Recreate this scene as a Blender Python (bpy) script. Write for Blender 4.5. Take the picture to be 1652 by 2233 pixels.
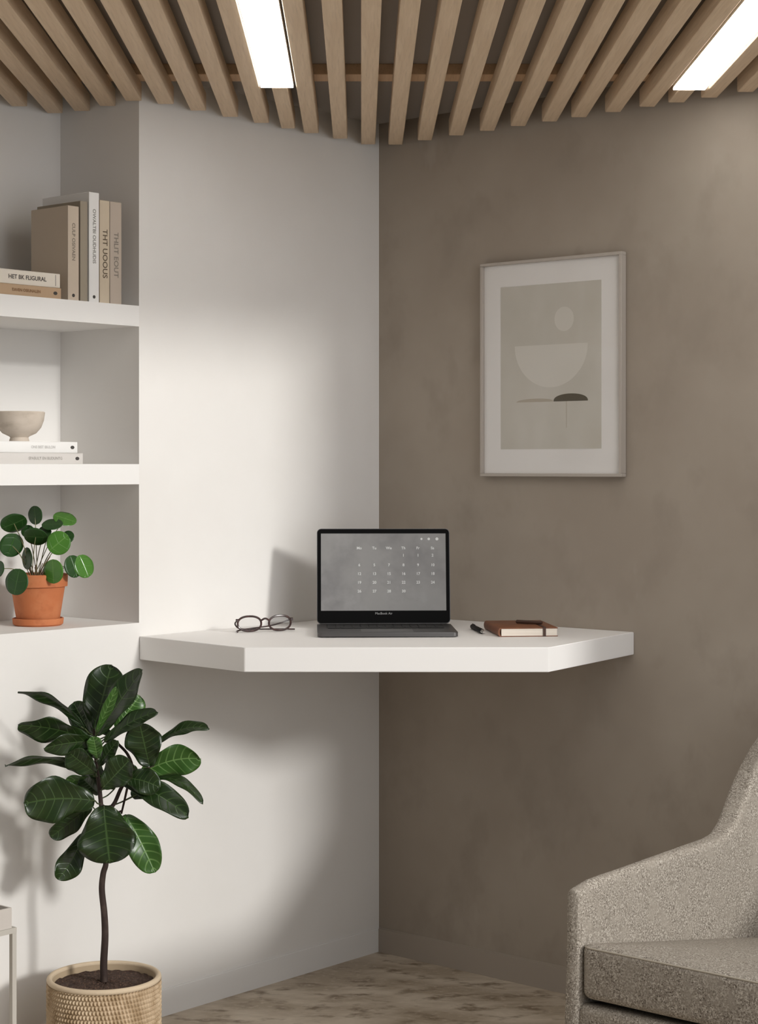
import bpy, bmesh, math, random
from mathutils import Vector, Matrix
random.seed(7)
for o in list(bpy.data.objects): bpy.data.objects.remove(o)
SC = bpy.context.scene; COL = SC.collection
# ---------------------------------------------------------------- geometry of the place
F = 4038.0; D = 5.31; CH = 1.386; S = 0.001315; H = 2.30
CX, HY = 826.0, 1020.0
nl = math.hypot(3500, F); nr = math.hypot(4660, F)
uR = Vector((0.7557, -0.6549, 0)).normalized()       # along the right wall, away from the corner
uL = Vector((-uR.y * -1, 0, 0)); uL = Vector((uR.y, -uR.x, 0))   # along the left wall, away from the corner
ANG = math.atan2(-uL.y, -uL.x)                        # frame whose -Y faces away from the left wall
def W(t, n, z): return Vector((t*uL.x + n*uR.x, t*uL.y + n*uR.y, z))
def P(x, y, d): return Vector(((x-CX)*d/F, d-D, CH-(y-HY)*d/F))
def PZ(x, y, z): return P(x, y, (CH-z)*F/(y-HY))
def TL(x, n=0.0):                                     # distance along the left wall (offset n) seen at column x
    a = (x-CX)/F                                      # X = a*(Y+D)
    # t*uL.x+n*uR.x = a*(t*uL.y+n*uR.y+D)
    return (a*(n*uR.y+D)-n*uR.x)/(uL.x-a*uL.y)
def NR(x, t=0.0):
    a = (x-CX)/F
    return (a*(t*uL.y+D)-t*uL.x)/(uR.x-a*uR.y)
# ---------------------------------------------------------------- camera
cam = bpy.data.cameras.new('camera'); co = bpy.data.objects.new('camera', cam); COL.objects.link(co)
cam.sensor_fit = 'VERTICAL'; cam.sensor_height = 36; cam.lens = F/2233*36
cam.shift_y = -(2233/2-HY)/2233; cam.clip_start = 0.05
co.location = (0, -D, CH); co.rotation_euler = (math.radians(90), 0, 0)
SC.camera = co
# ---------------------------------------------------------------- light
SC.view_settings.view_transform = 'Standard'; SC.view_settings.look = 'None'
SC.view_settings.gamma = 1; SC.view_settings.exposure = 0.0; SC.view_settings.use_curve_mapping = False
wd = bpy.data.worlds.new('world'); SC.world = wd; wd.use_nodes = True
wd.node_tree.nodes['Background'].inputs[0].default_value = (1.0, 0.985, 0.96, 1)
wd.node_tree.nodes['Background'].inputs[1].default_value = 0.17
def light(name, kind, energy, col, loc, direction, **k):
    l = bpy.data.lights.new(name, kind); l.energy = energy; l.color = col
    for a, b in k.items(): setattr(l, a, b)
    o = bpy.data.objects.new(name, l); COL.objects.link(o); o.location = loc
    o.rotation_euler = Vector(direction).to_track_quat('-Z', 'Y').to_euler(); return o
WN = 4.0                                              # distance of the window wall from the left wall
sd = -uR + uL*0.0; sd.z = -math.tan(math.radians(18))
light('sun', 'SUN', 1.75, (1.0, 0.985, 0.95), (3, -3, 3), sd, angle=math.radians(7))
light('window_daylight', 'AREA', 46, (0.98, 0.985, 1.0), W(1.6, WN-0.02, 2.0), -uR, shape='RECTANGLE', size=2.4, size_y=2.8)
light('added_top_fill', 'AREA', 26, (1.0, 0.985, 0.96), W(1.5, 2.75, 3.35), (-uR.x*.35, -uR.y*.35, -1), shape='RECTANGLE', size=1.6, size_y=1.2)  # unseen overhead fill, added to brighten the chair seat and desk top
# ---------------------------------------------------------------- materials
MATS = {}
def mat(name, col, rough=0.6, metal=0.0, noise=None, bump=None, emit=0.0, spec=0.5, trans=0.0):
    if name in MATS: return MATS[name]
    m = bpy.data.materials.new(name); m.use_nodes = True; nt = m.node_tree; b = nt.nodes['Principled BSDF']
    b.inputs['Base Color'].default_value = (*col, 1); b.inputs['Roughness'].default_value = rough
    b.inputs['Metallic'].default_value = metal; b.inputs['Specular IOR Level'].default_value = spec
    if emit:
        b.inputs['Emission Color'].default_value = (*col, 1); b.inputs['Emission Strength'].default_value = emit
    if trans: b.inputs['Subsurface Weight'].default_value = trans
    tc = nt.nodes.new('ShaderNodeTexCoord')
    def nz(scale, stretch=(1, 1, 1), det=4, rg=0.55):
        mp = nt.nodes.new('ShaderNodeMapping'); mp.inputs['Scale'].default_value = stretch
        nt.links.new(tc.outputs['Object'], mp.inputs[0])
        n = nt.nodes.new('ShaderNodeTexNoise'); n.inputs['Scale'].default_value = scale
        n.inputs['Detail'].default_value = det; n.inputs['Roughness'].default_value = rg
        nt.links.new(mp.outputs[0], n.inputs['Vector']); return n
    if noise:                                        # list of (scale, stretch, colour2, lo, hi)
        prev = None
        for (sc, st, c2, lo, hi) in noise:
            n = nz(sc, st); mr = nt.nodes.new('ShaderNodeMapRange')
            mr.inputs['From Min'].default_value = lo; mr.inputs['From Max'].default_value = hi
            nt.links.new(n.outputs[0], mr.inputs[0])
            mx = nt.nodes.new('ShaderNodeMix'); mx.data_type = 'RGBA'
            nt.links.new(mr.outputs[0], mx.inputs[0])
            if prev is None: mx.inputs[6].default_value = (*col, 1)
            else: nt.links.new(prev, mx.inputs[6])
            mx.inputs[7].default_value = (*c2, 1); prev = mx.outputs[2]
        nt.links.new(prev, b.inputs['Base Color'])
        if emit: nt.links.new(prev, b.inputs['Emission Color'])
    if bump:
        sc, st, strength, dist = bump
        n = nz(sc, st, 6, 0.6); bp = nt.nodes.new('ShaderNodeBump')
        bp.inputs['Strength'].default_value = strength; bp.inputs['Distance'].default_value = dist
        nt.links.new(n.outputs[0], bp.inputs['Height']); nt.links.new(bp.outputs[0], b.inputs['Normal'])
    MATS[name] = m; return m
I1 = (1, 1, 1)
M_white = mat('white_plaster', (.77, .75, .725), .85, noise=[(3, I1, (.74, .718, .69), .4, .7)], bump=(60, I1, .08, .001), spec=.25)
M_taupe = mat('taupe_limewash', (.335, .285, .235), .9,
              noise=[(2.2, I1, (.385, .335, .28), .4, .68), (7, (1, 1, .7), (.30, .255, .21), .52, .75), (5, (1, 1, .5), (.46, .41, .36), .66, .8)],
              bump=(25, I1, .12, .002), spec=.2)
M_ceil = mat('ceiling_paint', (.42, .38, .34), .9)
M_floor = mat('mottled_stone_floor', (.37, .30, .22), .5,
              noise=[(4, (1, 2.0, 1), (.56, .48, .38), .42, .60), (11, (1, 1.7, 1), (.19, .14, .09), .52, .68), (45, (1, 1.5, 1), (.50, .42, .33), .54, .72)],
              bump=(30, I1, .15, .002))
M_trim = mat('painted_trim_white', (.77, .755, .735), .6)
M_trim2 = mat('painted_trim_taupe', (.36, .31, .26), .7)
M_desk = mat('white_satin_desk', (.84, .82, .80), .5)
M_shelf = mat('white_shelf_paint', (.79, .775, .755), .7)
def wood(name, c1, c2, knots=True):
    m = mat(name, c1, .6, noise=[(9, (6, .35, 6), c2, .35, .7), (70, (3, .12, 3), tuple(v*.86 for v in c1), .5, .8),
                                 (4.0, (1, 1.0, 1), tuple(v*.72 for v in c1), .72, .8)], bump=(80, (3, .1, 3), .1, .001)); return m
M_slat = wood('light_oak', (.66, .50, .34), (.76, .60, .43))
M_batten = wood('batten_oak', (.62, .42, .25), (.68, .48, .30))
M_lamp = mat('lit_diffuser', (1, .99, .96), .5, emit=11.0)
M_alum = mat('aluminium_trim', (.30, .27, .24), .4, .6)
# ---------------------------------------------------------------- helpers
def mesh_obj(name, bm, m, parent=None, loc=None, smooth=True, rot=0.0):
    me = bpy.data.meshes.new(name); bmesh.ops.recalc_face_normals(bm, faces=bm.faces); bm.to_mesh(me); bm.free()
    if m: me.materials.append(m)
    if smooth:
        for p in me.polygons: p.use_smooth = True
        try: me.set_sharp_from_angle(angle=math.radians(38))
        except Exception: pass
    o = bpy.data.objects.new(name, me); COL.objects.link(o)
    if parent: o.parent = parent
    if loc is not None: o.location = loc
    o.rotation_euler[2] = rot
    return o
def tag(o, label, cat, group=None, kind=None):
    if label: o['label'] = label
    if cat: o['category'] = cat
    if group: o['group'] = group
    if kind: o['kind'] = kind
    return o
def thing(name, label, cat, loc, rz=0.0, group=None):
    o = bpy.data.objects.new(name, None); COL.objects.link(o); o.empty_display_size = .05
    o.location = loc; o.rotation_euler = (0, 0, rz); return tag(o, label, cat, group)
def box(bm, x0, x1, y0, y1, z0, z1, bev=0.0, seg=2, M=None):
    r = bmesh.ops.create_cube(bm, size=1); vs = r['verts']
    for v in vs: v.co = Vector((x0+(v.co.x+.5)*(x1-x0), y0+(v.co.y+.5)*(y1-y0), z0+(v.co.z+.5)*(z1-z0)))
    if bev:
        es = list({e for v in vs for e in v.link_edges})
        r2 = bmesh.ops.bevel(bm, geom=es, offset=bev, segments=seg, affect='EDGES', profile=.5)
        vs = list({v for f in r2['faces'] for v in f.verts} | {v for v in vs if v.is_valid})
    if M: bmesh.ops.transform(bm, matrix=M, verts=vs)
    return vs
def wbox(bm, t0, t1, n0, n1, z0, z1):                 # a box laid in wall coordinates
    c = [bm.verts.new(W(t, n, z)) for z in (z0, z1) for (t, n) in ((t0, n0), (t1, n0), (t1, n1), (t0, n1))]
    for f in ((0, 1, 2, 3), (7, 6, 5, 4), (0, 4, 5, 1), (1, 5, 6, 2), (2, 6, 7, 3), (3, 7, 4, 0)): bm.faces.new([c[i] for i in f])
def prism(bm, pts, z0, z1):
    a = [bm.verts.new((p[0], p[1], z0)) for p in pts]; b = [bm.verts.new((p[0], p[1], z1)) for p in pts]
    bm.faces.new(a); bm.faces.new(b[::-1]); n = len(pts)
    for i in range(n): bm.faces.new((a[i], a[(i+1) % n], b[(i+1) % n], b[i]))
def tube(bm, pts, rad, n=8, closed=False):
    pts = [Vector(p) for p in pts]; N = len(pts); rings = []
    up = Vector((0, 0, 1)); last = None
    for i in range(N):
        if closed: tg = pts[(i+1) % N]-pts[i-1]
        else: tg = pts[min(i+1, N-1)]-pts[max(i-1, 0)]
        tg.normalize()
        if last is None: a = tg.cross(up); a = tg.cross(Vector((1, 0, 0))) if a.length < .1 else a
        else: a = last-tg*last.dot(tg)
        a.normalize(); last = a; b = tg.cross(a)
        r = rad[i] if isinstance(rad, (list, tuple)) else rad
        rings.append([bm.verts.new(pts[i]+(a*math.cos(2*math.pi*k/n)+b*math.sin(2*math.pi*k/n))*r) for k in range(n)])
    M = N if closed else N-1
    for i in range(M):
        A, B = rings[i], rings[(i+1) % N]; off = 0
        if closed and i == N-1:
            off = min(range(n), key=lambda q: (A[0].co-B[q].co).length)
        for k in range(n): bm.faces.new((A[k], A[(k+1) % n], B[(k+1+off) % n], B[(k+off) % n]))
    if not closed: bm.faces.new(rings[0][::-1]); bm.faces.new(rings[-1])
def lathe(bm, prof, n=48, c=(0, 0, 0), fr=None):
    rings = []
    for j, (r, z) in enumerate(prof):
        if r < 1e-5: rings.append([bm.verts.new((c[0], c[1], c[2]+z))])
        else: rings.append([bm.verts.new((c[0]+(r if not fr else fr(r, z, 2*math.pi*k/n))*math.cos(2*math.pi*k/n),
                                          c[1]+(r if not fr else fr(r, z, 2*math.pi*k/n))*math.sin(2*math.pi*k/n), c[2]+z)) for k in range(n)])
    for A, B in zip(rings, rings[1:]):
        for k in range(n):
            a = [A[k % len(A)], A[(k+1) % len(A)], B[(k+1) % len(B)], B[k % len(B)]]
            f = [];  [f.append(v) for v in a if v not in f]
            if len(f) > 2: bm.faces.new(f)
def spline(pts, n):
    pts = [Vector(p) for p in pts]; P_ = [pts[0]*2-pts[1]]+pts+[pts[-1]*2-pts[-2]]; out = []
    for i in range(1, len(P_)-2):
        for k in range(n):
            t = k/n; a, b, c, d = P_[i-1:i+3]
            out.append(.5*((2*b)+(c-a)*t+(2*a-5*b+4*c-d)*t*t+(3*b-a-3*c+d)*t**3))
    out.append(pts[-1]); return out
def text(name, s, size, m, parent, loc, rot, ax='CENTER', sx=1.0, bold=0.0):
    cu = bpy.data.curves.new(name, 'FONT'); cu.body = s; cu.size = size; cu.align_x = ax; cu.align_y = 'CENTER'; cu.offset = bold
    cu.resolution_u = 3
    tmp = bpy.data.objects.new('tmp', cu); COL.objects.link(tmp); dg = bpy.context.evaluated_depsgraph_get(); dg.update()
    me = bpy.data.meshes.new_from_object(tmp.evaluated_get(dg)); bpy.data.objects.remove(tmp); bpy.data.curves.remove(cu)
    for v in me.vertices: v.co.x *= sx
    me.materials.clear(); me.materials.append(m); me.name = name
    o = bpy.data.objects.new(name, me); COL.objects.link(o); o.parent = parent; o.location = loc; o.rotation_euler = rot
    return o
# ---------------------------------------------------------------- the room
CZ = 2.372
T1 = TL(303); T2 = T1+1.15; ND = -.305                # niche edges and depth
zs = lambda y: CH-(y-HY)*((TL(303)*uL.y+D)/F)
Z1a, Z1b = zs(712), zs(667); Z2a, Z2b = zs(1056), zs(1012); ZL = zs(1358)
bm = bmesh.new()
wbox(bm, -.6, T1, -.6, 0, 0, CZ)
tag(mesh_obj('wall_left', bm, M_white, smooth=False), None, None, kind='structure')
for nm_, (ta, tb, n0_, n1_, z0_, z1_) in (('wall_below_niche', (T1, T2, -.6, 0, 0, ZL)), ('wall_niche_back', (T1, T2, -.6, ND, ZL, CZ)), ('wall_left_near', (T2, 4.6, -.6, 0, 0, CZ))):
    bm = bmesh.new(); wbox(bm, ta, tb, n0_, n1_, z0_, z1_); tag(mesh_obj(nm_, bm, M_white, smooth=False), None, None, kind='structure')
bm = bmesh.new(); wbox(bm, -.25, 0, 0, WN+.2, 0, CZ)
tag(mesh_obj('wall_right', bm, M_taupe, smooth=False), None, None, kind='structure')
NCE = 1.88                                            # ceiling cut short out of view so the sun reaches the left wall
bm = bmesh.new(); wbox(bm, 0, .30, 2.55, 2.75, 0, 3.4)  # unseen block added to keep the sun off the corner strip
tag(mesh_obj('added_sun_mask', bm, M_white, smooth=False), None, None, kind='structure')
bm = bmesh.new(); wbox(bm, -.25, 5.4, -.6, WN+.2, -.1, 0)
tag(mesh_obj('floor', bm, M_floor, smooth=False), None, None, kind='structure')
bm = bmesh.new(); wbox(bm, -.25, 4.6, -.6, NCE, CZ, CZ+.12)
tag(mesh_obj('ceiling', bm, M_ceil, smooth=False), None, None, kind='structure')
bm = bmesh.new(); wbox(bm, .004, 4.6, 0, .004, 0, .066); wbox(bm, .004, 4.6, 0, .003, .066, .069)
tag(mesh_obj('baseboard_left', bm, M_trim, smooth=False), None, None, kind='structure')
bm = bmesh.new(); wbox(bm, 0, .007, .004, WN, 0, .066); wbox(bm, 0, .004, .004, WN, .066, .070)
tag(mesh_obj('baseboard_right', bm, M_trim2, smooth=False), None, None, kind='structure')
# built-in shelves of the niche
for za, zb, lab in ((Z1a, Z1b, 'white built-in wall shelf in the niche carrying the upright books'),
                    (Z2a, Z2b, 'white built-in wall shelf in the niche carrying the bowl and two flat books')):
    bm = bmesh.new(); wbox(bm, T1, T2, ND, 0, za, zb)
    tag(mesh_obj('wall_shelf', bm, M_shelf, smooth=False), lab, 'shelf', 'built-in niche shelves')
# ---------------------------------------------------------------- ceiling slats, batten, lights
KX = (H-CH)/1020.0; SL = -39/F
ord_ = ['', 'first', 'second', 'third', 'fourth', 'fifth', 'sixth', 'seventh', 'eighth', 'ninth', 'tenth', 'eleventh', 'twelfth', 'thirteenth', 'fourteenth']
def yend(x0):                                          # where a slat line meets the walls
    best = 9
    for q in range(0, 5300, 5):
        y = -D+q/1000; x = x0+SL*(y+D); p = Vector((x, y, 0))
        t, n = p.dot(uL), p.dot(uR)
        lim = ND if (t > T1 and t < T2) else 0
        if t < .012 or n < lim+.012: return y
    return 0
Y0 = -2.9
def slat(o0, w, lab, ys=Y0):
    xa, xb = o0*KX, (o0+w)*KX; ys = max(ys, (uR.x*xb-NCE+.01)/-uR.y+.02); ye = min(yend(xa), yend(xb)); yc = (ys+ye)/2
    bm = bmesh.new(); box(bm, -(xb-xa)/2, (xb-xa)/2, ys-yc, ye-yc, 0, .045, .0018, 1)
    o = mesh_obj('ceiling_slat', bm, M_slat, loc=((xa+xb)/2+SL*(yc+D), yc, H)); o.rotation_euler[2] = -SL
    tag(o, lab, 'ceiling slat', 'pale oak slats running along the ceiling'); return o
YL1, YL2 = (H-CH)*F/830-D, (H-CH)*F/825-D
left = [-317, -402, -487, -570, -655, -737, -820, -903, -987, -1070]
for i, o0 in enumerate(left):
    slat(o0, 45, 'pale oak ceiling slat, %s to the left of the light panel nearer the niche' % ord_[i+1])
slat(-240, 42, 'short stub of pale oak ceiling slat showing past the end of the left light panel', YL1+.012)
mid = [-174, -87, 0, 86, 176, 269, 359, 446, 532, 611, 699, 786]
for i, o0 in enumerate(mid):
    if i < 6: lab = 'pale oak ceiling slat, %s to the right of the light panel nearer the niche' % ord_[i+1]
    else: lab = 'pale oak ceiling slat, %s to the left of the light panel over the taupe wall' % ord_[len(mid)-i]
    slat(o0, 45 if i != 11 else 44, lab)
slat(857, 46, 'short stub of pale oak ceiling slat showing past the end of the right light panel', YL2+.012)
for i, o0 in enumerate([936, 1020, 1104, 1188]):
    slat(o0, 45, 'pale oak ceiling slat, %s to the right of the light panel over the taupe wall' % ord_[i+1])
def nearY(px_y, z): return (z-CH)*F/(HY-px_y)-D
ya, yb = nearY(163, H+.045), nearY(178, H+.045)
xl = -1.05; xr = -ya*0+ (uR.x/abs(uR.y))*abs(yb)-.01
bm = bmesh.new(); box(bm, xl, xr, ya, yb, H+.0455, CZ, .001, 1)
tag(mesh_obj('ceiling_batten', bm, M_batten), 'long oak cross batten running above the ceiling slats', 'batten')
def panel(oa, ob, ye, lab):
    xa, xb = oa*KX, ob*KX; Y0 = max(-2.9, (uR.x*xb-NCE)/-uR.y+.03); yc = (Y0+ye)/2
    t = thing('ceiling_light', lab, 'ceiling light', ((xa+xb)/2+SL*(yc+D), yc, H), -SL, 'linear ceiling light panels')
    w = (xb-xa)/2; L = (ye-Y0)/2
    bm = bmesh.new(); box(bm, -w, w, -L, L, .004, .055)
    mesh_obj('housing', bm, M_alum, t, smooth=False)
    bm = bmesh.new(); box(bm, -w+.0005, w-.0005, -L+.001, L-.001, -.002, .0039, .0008, 1)
    mesh_obj('diffuser', bm, M_lamp, t)
panel(-269, -181, YL1, 'glowing white linear light panel between the slats on the niche side')
panel(840, 927, YL2, 'glowing white linear light panel between the slats above the taupe wall')
# ---------------------------------------------------------------- corner desk
ZD = CH-320*S
TK = .0575
pA = W(TL(303)-.0005, .001, 0); pE = W(.001, NR(1382), 0); pB = PZ(533, 1412, ZD); pC = PZ(1196, 1412, ZD); pO = W(.001, .001, 0)
bm = bmesh.new(); prism(bm, [(p.x, p.y) for p in (pO, pA, pB, pC, pE)], ZD-TK, ZD)
es = [e for e in bm.edges]; bmesh.ops.bevel(bm, geom=es, offset=.0012, segments=2, affect='EDGES')
tag(mesh_obj('floating_corner_desk', bm, M_desk), 'white floating corner desk with angled front, fixed between the two walls', 'desk')
# ---------------------------------------------------------------- laptop
M_lap = mat('space_grey_metal', (.12, .116, .116), .38, .75)
M_black = mat('black_glass', (.002, .002, .002), .5, spec=.08)
M_key = mat('black_keys', (.012, .012, .012), .5)
M_pad = mat('trackpad_grey', (.19, .185, .185), .35, .6)
M_disp = mat('grey_display', (.20, .195, .19), .6, noise=[(6, (1, 1, 1.6), (.15, .145, .145), .45, .62), (11, I1, (.24, .235, .23), .5, .8)], emit=.19)
M_dtx = mat('display_text_white', (.50, .50, .49), .5, emit=.25)
dF, dH = 4.585, 4.845
LW = .349
lc = P(838, 1020, dH); LA = math.radians(2.2)
lap = thing('laptop', 'open dark grey laptop showing a calendar, centred on the corner desk', 'laptop', (lc.x-.002, dH-D, ZD), LA)
LD = .262
bm = bmesh.new()
def rrect(w, h, r, n=5, cx=0, cy=0):
    pts = []
    for (sx, sy, a0) in ((1, 1, 0), (-1, 1, 90), (-1, -1, 180), (1, -1, 270)):
        for k in range(n+1):
            a = math.radians(a0+90*k/n); pts.append((cx+sx*(w/2-r)+r*math.cos(a), cy+sy*(h/2-r)+r*math.sin(a)))
    return pts
prism(bm, rrect(LW, LD, .012, cy=-LD/2+.004), .002, .0125)
bmesh.ops.bevel(bm, geom=[e for e in bm.edges if abs(e.verts[0].co.z-e.verts[1].co.z) < 1e-6], offset=.0015, segments=2, affect='EDGES')
base = mesh_obj('base', bm, M_lap, lap)
bm = bmesh.new(); prism(bm, rrect(LW*.86, .112, .004, cy=-.078), .0126, .0130)
kb = mesh_obj('keyboard', bm, M_key, lap)
bm = bmesh.new()
for r in range(6):
    n = 14 if r < 5 else 9
    for c in range(n):
        wk = LW*.85/n
        if r == 5 and c == 4: wk_ = wk
        x = -LW*.425+wk*c
        box(bm, x+.001, x+wk-.001, -.040-.0180*r+.004-.0152, -.040-.0180*r+.004, .0130, .0142, .0005, 1)
mesh_obj('key_caps', bm, M_key, kb)
bm = bmesh.new(); prism(bm, rrect(.13, .082, .004, cy=-.196), .0126, .0129); mesh_obj('trackpad', bm, M_pad, lap)
bm = bmesh.new()
for sx in (-1, 1):
    for sy in (-.02, -.235):
        bm = bmesh.new(); lathe(bm, [(0, 0), (.006, 0), (.006, .0025), (0, .0025)], 12, (sx*.15, sy, -.0003)); mesh_obj('rubber_foot', bm, M_black, lap)
LH = .250; TILT = math.radians(-9)
lid = thing('lid', None, None, (0, .0, .012), 0); lid.parent = lap
lidm = mesh_obj  # the lid itself is a mesh below
bpy.data.objects.remove(lid)
bm = bmesh.new(); prism(bm, rrect(LW, LH, .011, cy=LH/2), 0, .006)
bmesh.ops.bevel(bm, geom=[e for e in bm.edges if abs(e.verts[0].co.z-e.verts[1].co.z) < 1e-6], offset=.001, segments=2, affect='EDGES')
lid = mesh_obj('lid', bm, M_lap, lap, (0, 0, .0125)); lid.rotation_euler = (math.radians(90)+TILT, 0, 0)
# in lid space: x right, y up the lid, +z faces the viewer
bm = bmesh.new(); prism(bm, rrect(LW-.003, LH-.003, .010, cy=LH/2), .006, .0064); bz = mesh_obj('bezel', bm, M_black, lid)
dw = LW-.021; dtop = LH-.013; dbot = .034
bm = bmesh.new(); box(bm, -dw/2, dw/2, dbot, dtop, .0064, .0066); mesh_obj('display', bm, M_disp, lid, smooth=False)
ppm = dw/(972-698.0)
def dxy(px, py): return (-dw/2+(px-698)*ppm, dtop-(py-1172)*(dtop-dbot)/(1340-1172.), .0068)
cols = [782, 815, 847, 879, 911, 943]
rows = [(1204, ['Mo', 'Tu', 'We', 'Th', 'Fr', 'Sa']), (1220, ['', '', '', '1', '1', '2']), (1241, ['6', '5', '7', '8', '9', '10']),
        (1260, ['12', '13', '15', '16', '17', '18']), (1279, ['19', '20', '21', '22', '23', '24']), (1298, ['26', '27', '28', '30', '', ''])]
tm = []
for yy, r in rows:
    for cx_, s_ in zip(cols, r):
        if s_: tm.append(text('calendar_text', s_, .0100, M_dtx, lid, dxy(cx_, yy), (0, 0, 0), bold=.0002))
for k, xx in enumerate((919, 935, 953)):
    bm = bmesh.new(); lathe(bm, [(0, 0), (.0028+.0006*k, 0), (.0028+.0006*k, .0002), (0, .0002)], 14); mesh_obj('toolbar_icon', bm, M_dtx, lid, dxy(xx, 1184))
text('bezel_wordmark', 'MacBook Air', .0085, mat('bezel_text', (.35, .35, .35), .5), lid, (0, dbot-.0075, .0068), (0, 0, 0))
# ---------------------------------------------------------------- eyeglasses
M_tort = mat('dark_tortoiseshell', (.035, .018, .016), .25, noise=[(90, I1, (.09, .045, .04), .5, .7)])
def glassmat(name, tint, fac):
    m = bpy.data.materials.new(name); m.use_nodes = True; nt = m.node_tree; nt.nodes.clear()
    o = nt.nodes.new('ShaderNodeOutputMaterial'); mx = nt.nodes.new('ShaderNodeMixShader'); t = nt.nodes.new('ShaderNodeBsdfTransparent')
    g = nt.nodes.new('ShaderNodeBsdfGlossy'); g.inputs['Roughness'].default_value = .05; t.inputs[0].default_value = (*tint, 1)
    mx.inputs[0].default_value = fac; nt.links.new(t.outputs[0], mx.inputs[1]); nt.links.new(g.outputs[0], mx.inputs[2]); nt.links.new(mx.outputs[0], o.inputs[0]); return m
M_lens = glassmat('clear_lens', (.93, .93, .93), .02)
gl = P(547, 1366, 4.70); gr_ = P(608, 1362, 4.79)
gc = (gl+gr_)/2; ga = math.radians(20)
gls = thing('eyeglasses', 'folded dark tortoiseshell eyeglasses lying on the desk left of the laptop', 'eyeglasses', (gc.x, gc.y, ZD), ga); gls.scale = (1.14,)*3
LX = .0355; lw_, lh_ = .0265, .0165; zc = .0195
def lens_pts(sx, n=36, k=1.0):
    out = []
    for i in range(n):
        a = 2*math.pi*i/n; ca, sa = math.cos(a), math.sin(a)
        x = sx*LX+lw_*k*math.copysign(abs(ca)**.85, ca); z = zc+lh_*k*math.copysign(abs(sa)**.9, sa)
        out.append((x, .006*((x-sx*0)/.06)**2, z))
    return out
bm = bmesh.new()
for sx in (-1, 1): tube(bm, lens_pts(sx), .0024, 8, True)
tube(bm, spline([(-LX+lw_-.001, .001, zc+.006), (0, -.001, zc+.011), (LX-lw_+.001, .001, zc+.006)], 6), .0022, 8)
for sx in (-1, 1): box(bm, sx*(LX+lw_+.0015)-.003, sx*(LX+lw_+.0015)+.003, .002, .009, zc+.004, zc+.011, .001, 1)
mesh_obj('frame_front', bm, M_tort, gls)
for sx in (-1, 1):
    bm = bmesh.new(); pts = lens_pts(sx, 36, .96); vs = [bm.verts.new(p) for p in pts]; vs2 = [bm.verts.new((p[0], p[1]+.0008, p[2])) for p in pts]
    bm.faces.new(vs); bm.faces.new(vs2[::-1])
    for i in range(36): bm.faces.new((vs[i], vs[(i+1) % 36], vs2[(i+1) % 36], vs2[i]))
    mesh_obj('lens', bm, M_lens, gls)
XE = LX+lw_+.002
bm = bmesh.new(); tube(bm, spline([(XE, .008, zc+.007), (XE-.004, .013, zc+.005), (.02, .016, .013), (-.04, .018, .006), (-XE+.002, .012, .003), (-XE-.001, -.004, .0022)], 8), .0017, 8); mesh_obj('temple', bm, M_tort, gls)
bm = bmesh.new(); tube(bm, spline([(-XE, .008, zc+.007), (-XE-.001, .017, zc-.002), (-XE+.012, .023, .007), (-.02, .023, .005), (.04, .024, .0035), (XE+.012, .020, .0025)], 8), .0017, 8); mesh_obj('temple', bm, M_tort, gls)
# ---------------------------------------------------------------- pen and notebook
pa, pb = PZ(1029, 1371, ZD), PZ(1054, 1384, ZD)
ax = math.atan2(pb.y-pa.y, pb.x-pa.x); pc = (pa+pb)/2; PL = (pb-pa).length
pen = thing('pen', 'black pen with a silver tip between laptop and leather notebook', 'pen', (pc.x, pc.y, ZD+.0064), ax)
Mx = Matrix.Rotation(math.radians(90), 4, 'Y')
bm = bmesh.new(); lathe(bm, [(0, -PL/2), (.004, -PL/2+.001), (.0064, -PL/2+.006), (.0064, PL/2-.03), (.0046, PL/2-.022), (0, PL/2-.022)], 20); bm.transform(Mx)
mesh_obj('barrel', bm, mat('pen_black', (.006, .006, .006), .55, spec=.2), pen)
bm = bmesh.new(); lathe(bm, [(0, PL/2-.022), (.0046, PL/2-.022), (.0036, PL/2-.01), (.0012, PL/2), (0, PL/2)], 20); bm.transform(Mx)
M_silv = mat('silver_metal', (.75, .73, .70), .25, .9)
mesh_obj('tip', bm, M_silv, pen)
bm = bmesh.new(); box(bm, -PL/2+.006, -PL/2+.045, -.0012, .0012, .0064, .0078, .0005, 1); mesh_obj('clip', bm, mat('pen_black', (0, 0, 0)), pen)
M_leather = mat('brown_leather', (.20, .072, .028), .5, noise=[(30, I1, (.15, .05, .02), .4, .7)], bump=(220, I1, .15, .0006))
M_band = mat('dark_leather_strap', (.055, .022, .012), .55)
M_page = mat('cream_pages', (.80, .73, .64), .8, noise=[(300, (.02, .02, 4), (.68, .60, .52), .4, .7)])
nb0 = PZ(1092, 1389, ZD); NWd = .1415; NDp = .222; NT = .0225
nb = thing('leather_notebook', 'brown leather notebook with cream pages and dark strap, right of the laptop', 'notebook', (nb0.x, nb0.y, ZD), math.radians(6))
bm = bmesh.new(); box(bm, -.001, NWd+.002, -.001, NDp, NT-.0028, NT, .0012, 2); box(bm, -.001, NWd+.002, -.001, NDp, 0, .0022, .001, 2)
n = 10; prof = [(-.001-.0065*math.sin(math.pi*k/n), NT/2-NT/2*math.cos(math.pi*k/n)) for k in range(n+1)]
prof_in = [(min(-.0001, x*.62+.0018), .002+(z-.0)*(NT-.004)/NT) for x, z in prof]
ra = [[bm.verts.new((x, y, z)) for x, z in prof+prof_in[::-1]] for y in (-.001, NDp)]
L = len(ra[0])
for k in range(L): bm.faces.new((ra[0][k], ra[0][(k+1) % L], ra[1][(k+1) % L], ra[1][k]))
bm.faces.new(ra[0]); bm.faces.new(ra[1][::-1])
mesh_obj('cover', bm, M_leather, nb)
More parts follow.
